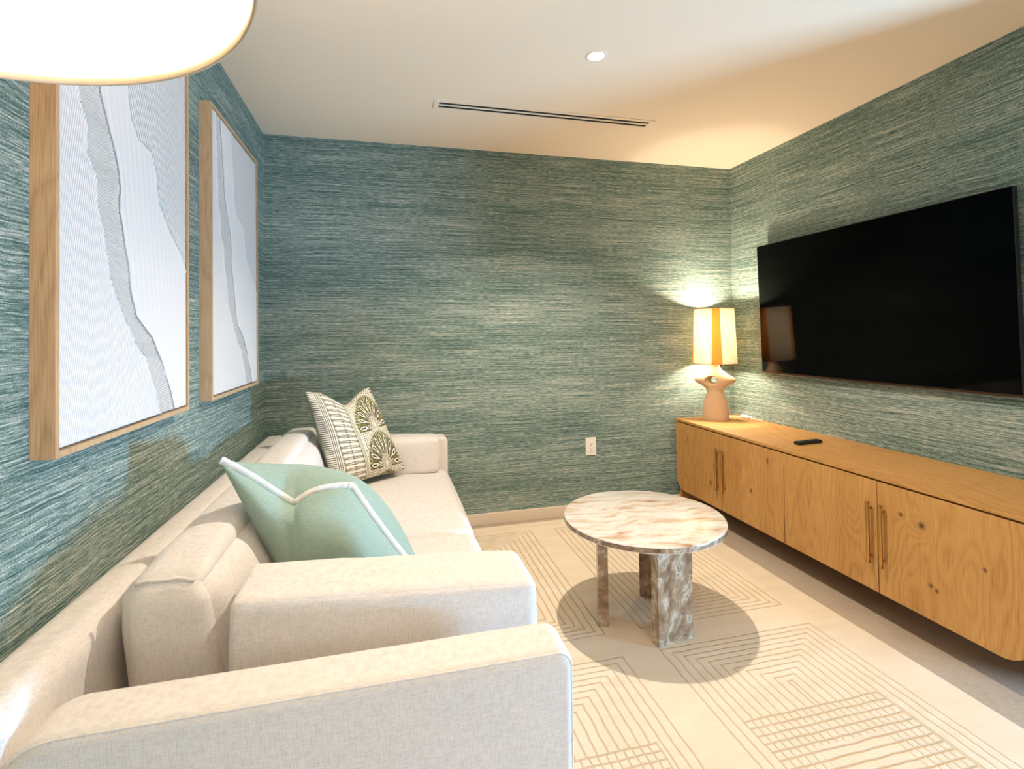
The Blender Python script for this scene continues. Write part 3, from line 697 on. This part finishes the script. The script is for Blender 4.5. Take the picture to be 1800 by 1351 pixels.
# ---------------------------------------------------------------- ceiling: vent and downlight
vt = root('ceiling_vent', 'long white slotted air vent in the ceiling', 'vent', (0.87, 2.632, H))
box('slot_shade_plate', (0.266, 2.600, H - .0015), (1.474, 2.665, H - .0003), M_DARK, vt)  # near-black plate on the ceiling standing in for shade inside the slots
bm = bmesh.new()
x0, x1, y0, y1 = .242, 1.497, 2.578, 2.686
for a, b in (((.268, y0), (1.472, 2.602)), ((.268, 2.624), (1.472, 2.640)), ((.268, 2.662), (1.472, y1)), ((x0, y0), (.268, y1)), ((1.472, y0), (x1, y1))):
    bm_box(bm, (a[0], a[1], H - .0035), (b[0], b[1], H - .0003))
link_mesh('vent_frame', None, None, M_CEIL, vt, smooth=False, bm=bm)
for yy in (2.613, 2.651): box('slot_blade', (.269, yy - .001, H - .0035), (1.471, yy + .001, H - .0016), plain('grey_blade', srgb(60, 54, 48), .6), vt)
def downlight(x, y, label):
    d = root('ceiling_downlight', label, 'ceiling light', (x, y, H), 'recessed ceiling downlights')
    revolve('trim_ring', [(.034, -.001), (.036, -.004), (.046, -.003), (.048, -.0003)], M_CEIL, d, (x, y, H), n=48)
    revolve('lens', [(.0004, -.0025), (.034, -.0025), (.034, -.0004)], M_LENS, d, (x, y, H), n=40)
downlight(.893, 2.024, 'small round recessed downlight glowing in the ceiling above the table')
downlight(.893, .15, 'small round downlight added for fill, out of view, in the ceiling above the near end of the rug')  # this and the next are unseen fittings added for the fill spots
downlight(.893, -1.1, 'small round downlight added for fill, out of view, in the ceiling by the near wall')

# ---------------------------------------------------------------- framed plaster pictures
fx1 = -0.662; fz0, fz1 = 0.988, 2.157
def comb_canvas(w_, h_):
    nu, nv = 190, 300; u = np.linspace(0, 1, nu); v = np.linspace(0, 1, nv); Ug, Vg = np.meshgrid(u, v)
    def curve(pts):
        pts = sorted(pts, key=lambda p: p[1]); return np.interp(v, [p[1] for p in pts], [p[0] for p in pts])
    a = curve([(.06, 1.0), (.09, .8), (0.106, 0.679), (0.137, 0.644), (0.152, 0.581), (0.200, 0.536), (0.206, 0.489), (0.244, 0.437), (0.279, 0.358), (0.29, 0.335), (0.374, 0.266), (0.478, 0.19), (0.57, 0.154), (0.646, 0.073), (0.715, 0.0)])
    b = curve([(.13, 1.0), (.18, .85), (0.22, 0.724), (0.279, 0.658), (0.335, 0.597), (0.360, 0.541), (0.350, 0.488), (0.402, 0.406), (0.427, 0.332), (0.478, 0.256), (0.621, 0.202), (0.728, 0.127), (0.816, 0.046), (.85, 0)])
    c = curve([(.36, 1.0), (.40, .88), (0.424, 0.778), (0.445, 0.725), (0.502, 0.690), (0.623, 0.680), (0.676, 0.624), (0.703, 0.555), (0.819, 0.495), (0.948, 0.446), (1.003, 0.4), (1.1, .3)])
    wig = np.array([mnoise.noise(Vector((0, y * 18, 2))) for y in v]) * .012
    a = a + wig; b = b + wig[::-1] * .8; c = c + wig
    A, B, Cc = a[:, None], b[:, None], c[:, None]
    hgt = np.zeros_like(Ug); tone = np.zeros_like(Ug)
    ed = lambda d, s: np.exp(-(d / s) ** 2)
    hgt += 0.0035 * ed(Ug - A, .010) + 0.0035 * ed(Ug - B, .010) + 0.0022 * ed(Ug - Cc, .007)
    riv = (Ug > A) & (Ug < B); hgt = np.where(riv, hgt - 0.002, hgt); tone = np.where(riv, .55, tone)
    mid = (Ug >= B) & (Ug < Cc); rt = Ug >= Cc; hgt = np.where(rt, hgt - 0.001, hgt); tone = np.where(rt, .25, tone)
    ph = np.where(riv, (Vg * 1.17 + (Ug - A) * .35 * .7) * 2 * PI / .0085,
         np.where(rt, (Ug * .7 * .82 + Vg * 1.17 * .38) * 2 * PI / .011,
         np.where(mid, (Ug * .7 + Vg * .18) * 2 * PI / .03, (Ug * .7 * .95 - Vg * 1.17 * .20) * 2 * PI / .0075)))
    am = np.where(riv, .55, np.where(rt, .6, np.where(mid, .12, .3)))
    for s in (.25, .5): hgt += .0008 * ed(((Ug + Vg * .28 + s * .6) % .33) - .16, .006) * (Ug < A)
    hgt += .0015 * ed(Ug - B - .055 - .02 * np.sin(Vg * 9), .008)
    return Ug, Vg, hgt, tone, ph, am
def picture(y0, label):
    y1 = y0 + .717; r = root('framed_picture', label, 'picture', (XL, (y0 + y1) / 2, fz0), 'framed plaster pictures over the sofa')
    bm = bmesh.new(); t = .013
    xa, xb = XL + .0005, fx1
    bm_box(bm, (xa, y0, fz0), (xb, y0 + t, fz1)); bm_box(bm, (xa, y1 - t, fz0), (xb, y1, fz1))
    bm_box(bm, (xa, y0 + t, fz0), (xb, y1 - t, fz0 + t)); bm_box(bm, (xa, y0 + t, fz1 - t), (xb, y1 - t, fz1))
    link_mesh('frame', None, None, M_FRAME, r, smooth=False, bm=bm)
    box('shadow_gap', (xa, y0 + t + .0005, fz0 + t + .0005), (XL + .012, y1 - t - .0005, fz1 - t - .0005), M_DARK, r)
    g = t + .006; cw, ch = .717 - 2 * g, fz1 - fz0 - 2 * g
    Ug, Vg, hg, tone, ph, am = comb_canvas(cw, ch); nv, nu = Ug.shape
    X = fx1 - .004 + hg; V3 = np.stack([X, y0 + g + Ug * cw, fz0 + g + Vg * ch], -1).reshape(-1, 3)
    verts = [tuple(p) for p in V3]; fs = [(i * nu + j, i * nu + j + 1, (i + 1) * nu + j + 1, (i + 1) * nu + j) for i in range(nv - 1) for j in range(nu - 1)]
    rim = [j for j in range(nu)] + [i * nu + nu - 1 for i in range(1, nv)] + [(nv - 1) * nu + j for j in range(nu - 2, -1, -1)] + [i * nu for i in range(nv - 2, 0, -1)]
    bk = len(verts)
    for k in rim: p = verts[k]; verts.append((XL + .0125, p[1], p[2]))
    m = len(rim)
    for i in range(m): j = (i + 1) % m; fs.append((rim[j], rim[i], bk + i, bk + j))
    o = link_mesh('plaster_canvas', verts, fs, M_CANVAS, r)
    for nm, arr in (('comb', ph), ('amp', am), ('tone', tone)):
        full = np.zeros(len(verts), np.float32); full[:bk] = arr.reshape(-1)
        at = o.data.attributes.new(nm, 'FLOAT', 'POINT'); at.data.foreach_set('value', full)
picture(1.227, 'large oak framed white plaster relief picture, the nearer of the two')
picture(2.174, 'large oak framed white plaster relief picture, the one nearer the corner')

# ---------------------------------------------------------------- floor lamp beside the sofa's near end (its shade fills the upper left)
FC = (-0.347, 0.362)
fl = root('floor_lamp', 'lit floor lamp with big round white fabric shade at the upper left', 'lamp', (FC[0], FC[1], 0.010))
sb, st_ = 1.500, 1.86
s_ = revolve('lamp_shade', [(.258, 0), (.250, st_ - sb), (.2485, st_ - sb), (.2565, 0), (.258, 0)], M_SHF, fl, (FC[0], FC[1], sb), n=96)
revolve('shade_hem', [(.2588, -.001), (.2588, .012), (.2560, .012), (.2560, -.001), (.2588, -.001)], M_HEM, s_, (FC[0], FC[1], sb), n=96)
revolve('diffuser', [(.2562, .0055), (.0004, .0055)], M_SHF, fl, (FC[0], FC[1], sb), n=96)
revolve('base', [(.150, 0), (.152, .004), (.150, .016), (.02, .022), (.012, .03)], M_BRASS, fl, (FC[0], FC[1], .010), n=48, caps=True)
revolve('pole', [(.009, .03), (.009, 1.525)], M_BRASS, fl, (FC[0], FC[1], .010), n=16, caps=True)
revolve('bulb', [(.014, 1.53), (.018, 1.56), (.034, 1.60), (.034, 1.63), (.02, 1.655), (.001, 1.66)], M_BULB, fl, (FC[0], FC[1], .010), n=24)
for k in range(3):
    a_ = 2 * PI * k / 3; tube('spider', [(FC[0] + .008 * math.cos(a_), FC[1] + .008 * math.sin(a_), 1.535), (FC[0] + .2515 * math.cos(a_), FC[1] + .2515 * math.sin(a_), 1.80)], .002, M_BRASS, fl, n=6)
light('floor_lamp_light', 'POINT', (FC[0], FC[1], 1.74), P_FLAMP, (1.0, 0.75, 0.52), shadow_soft_size=0.03)
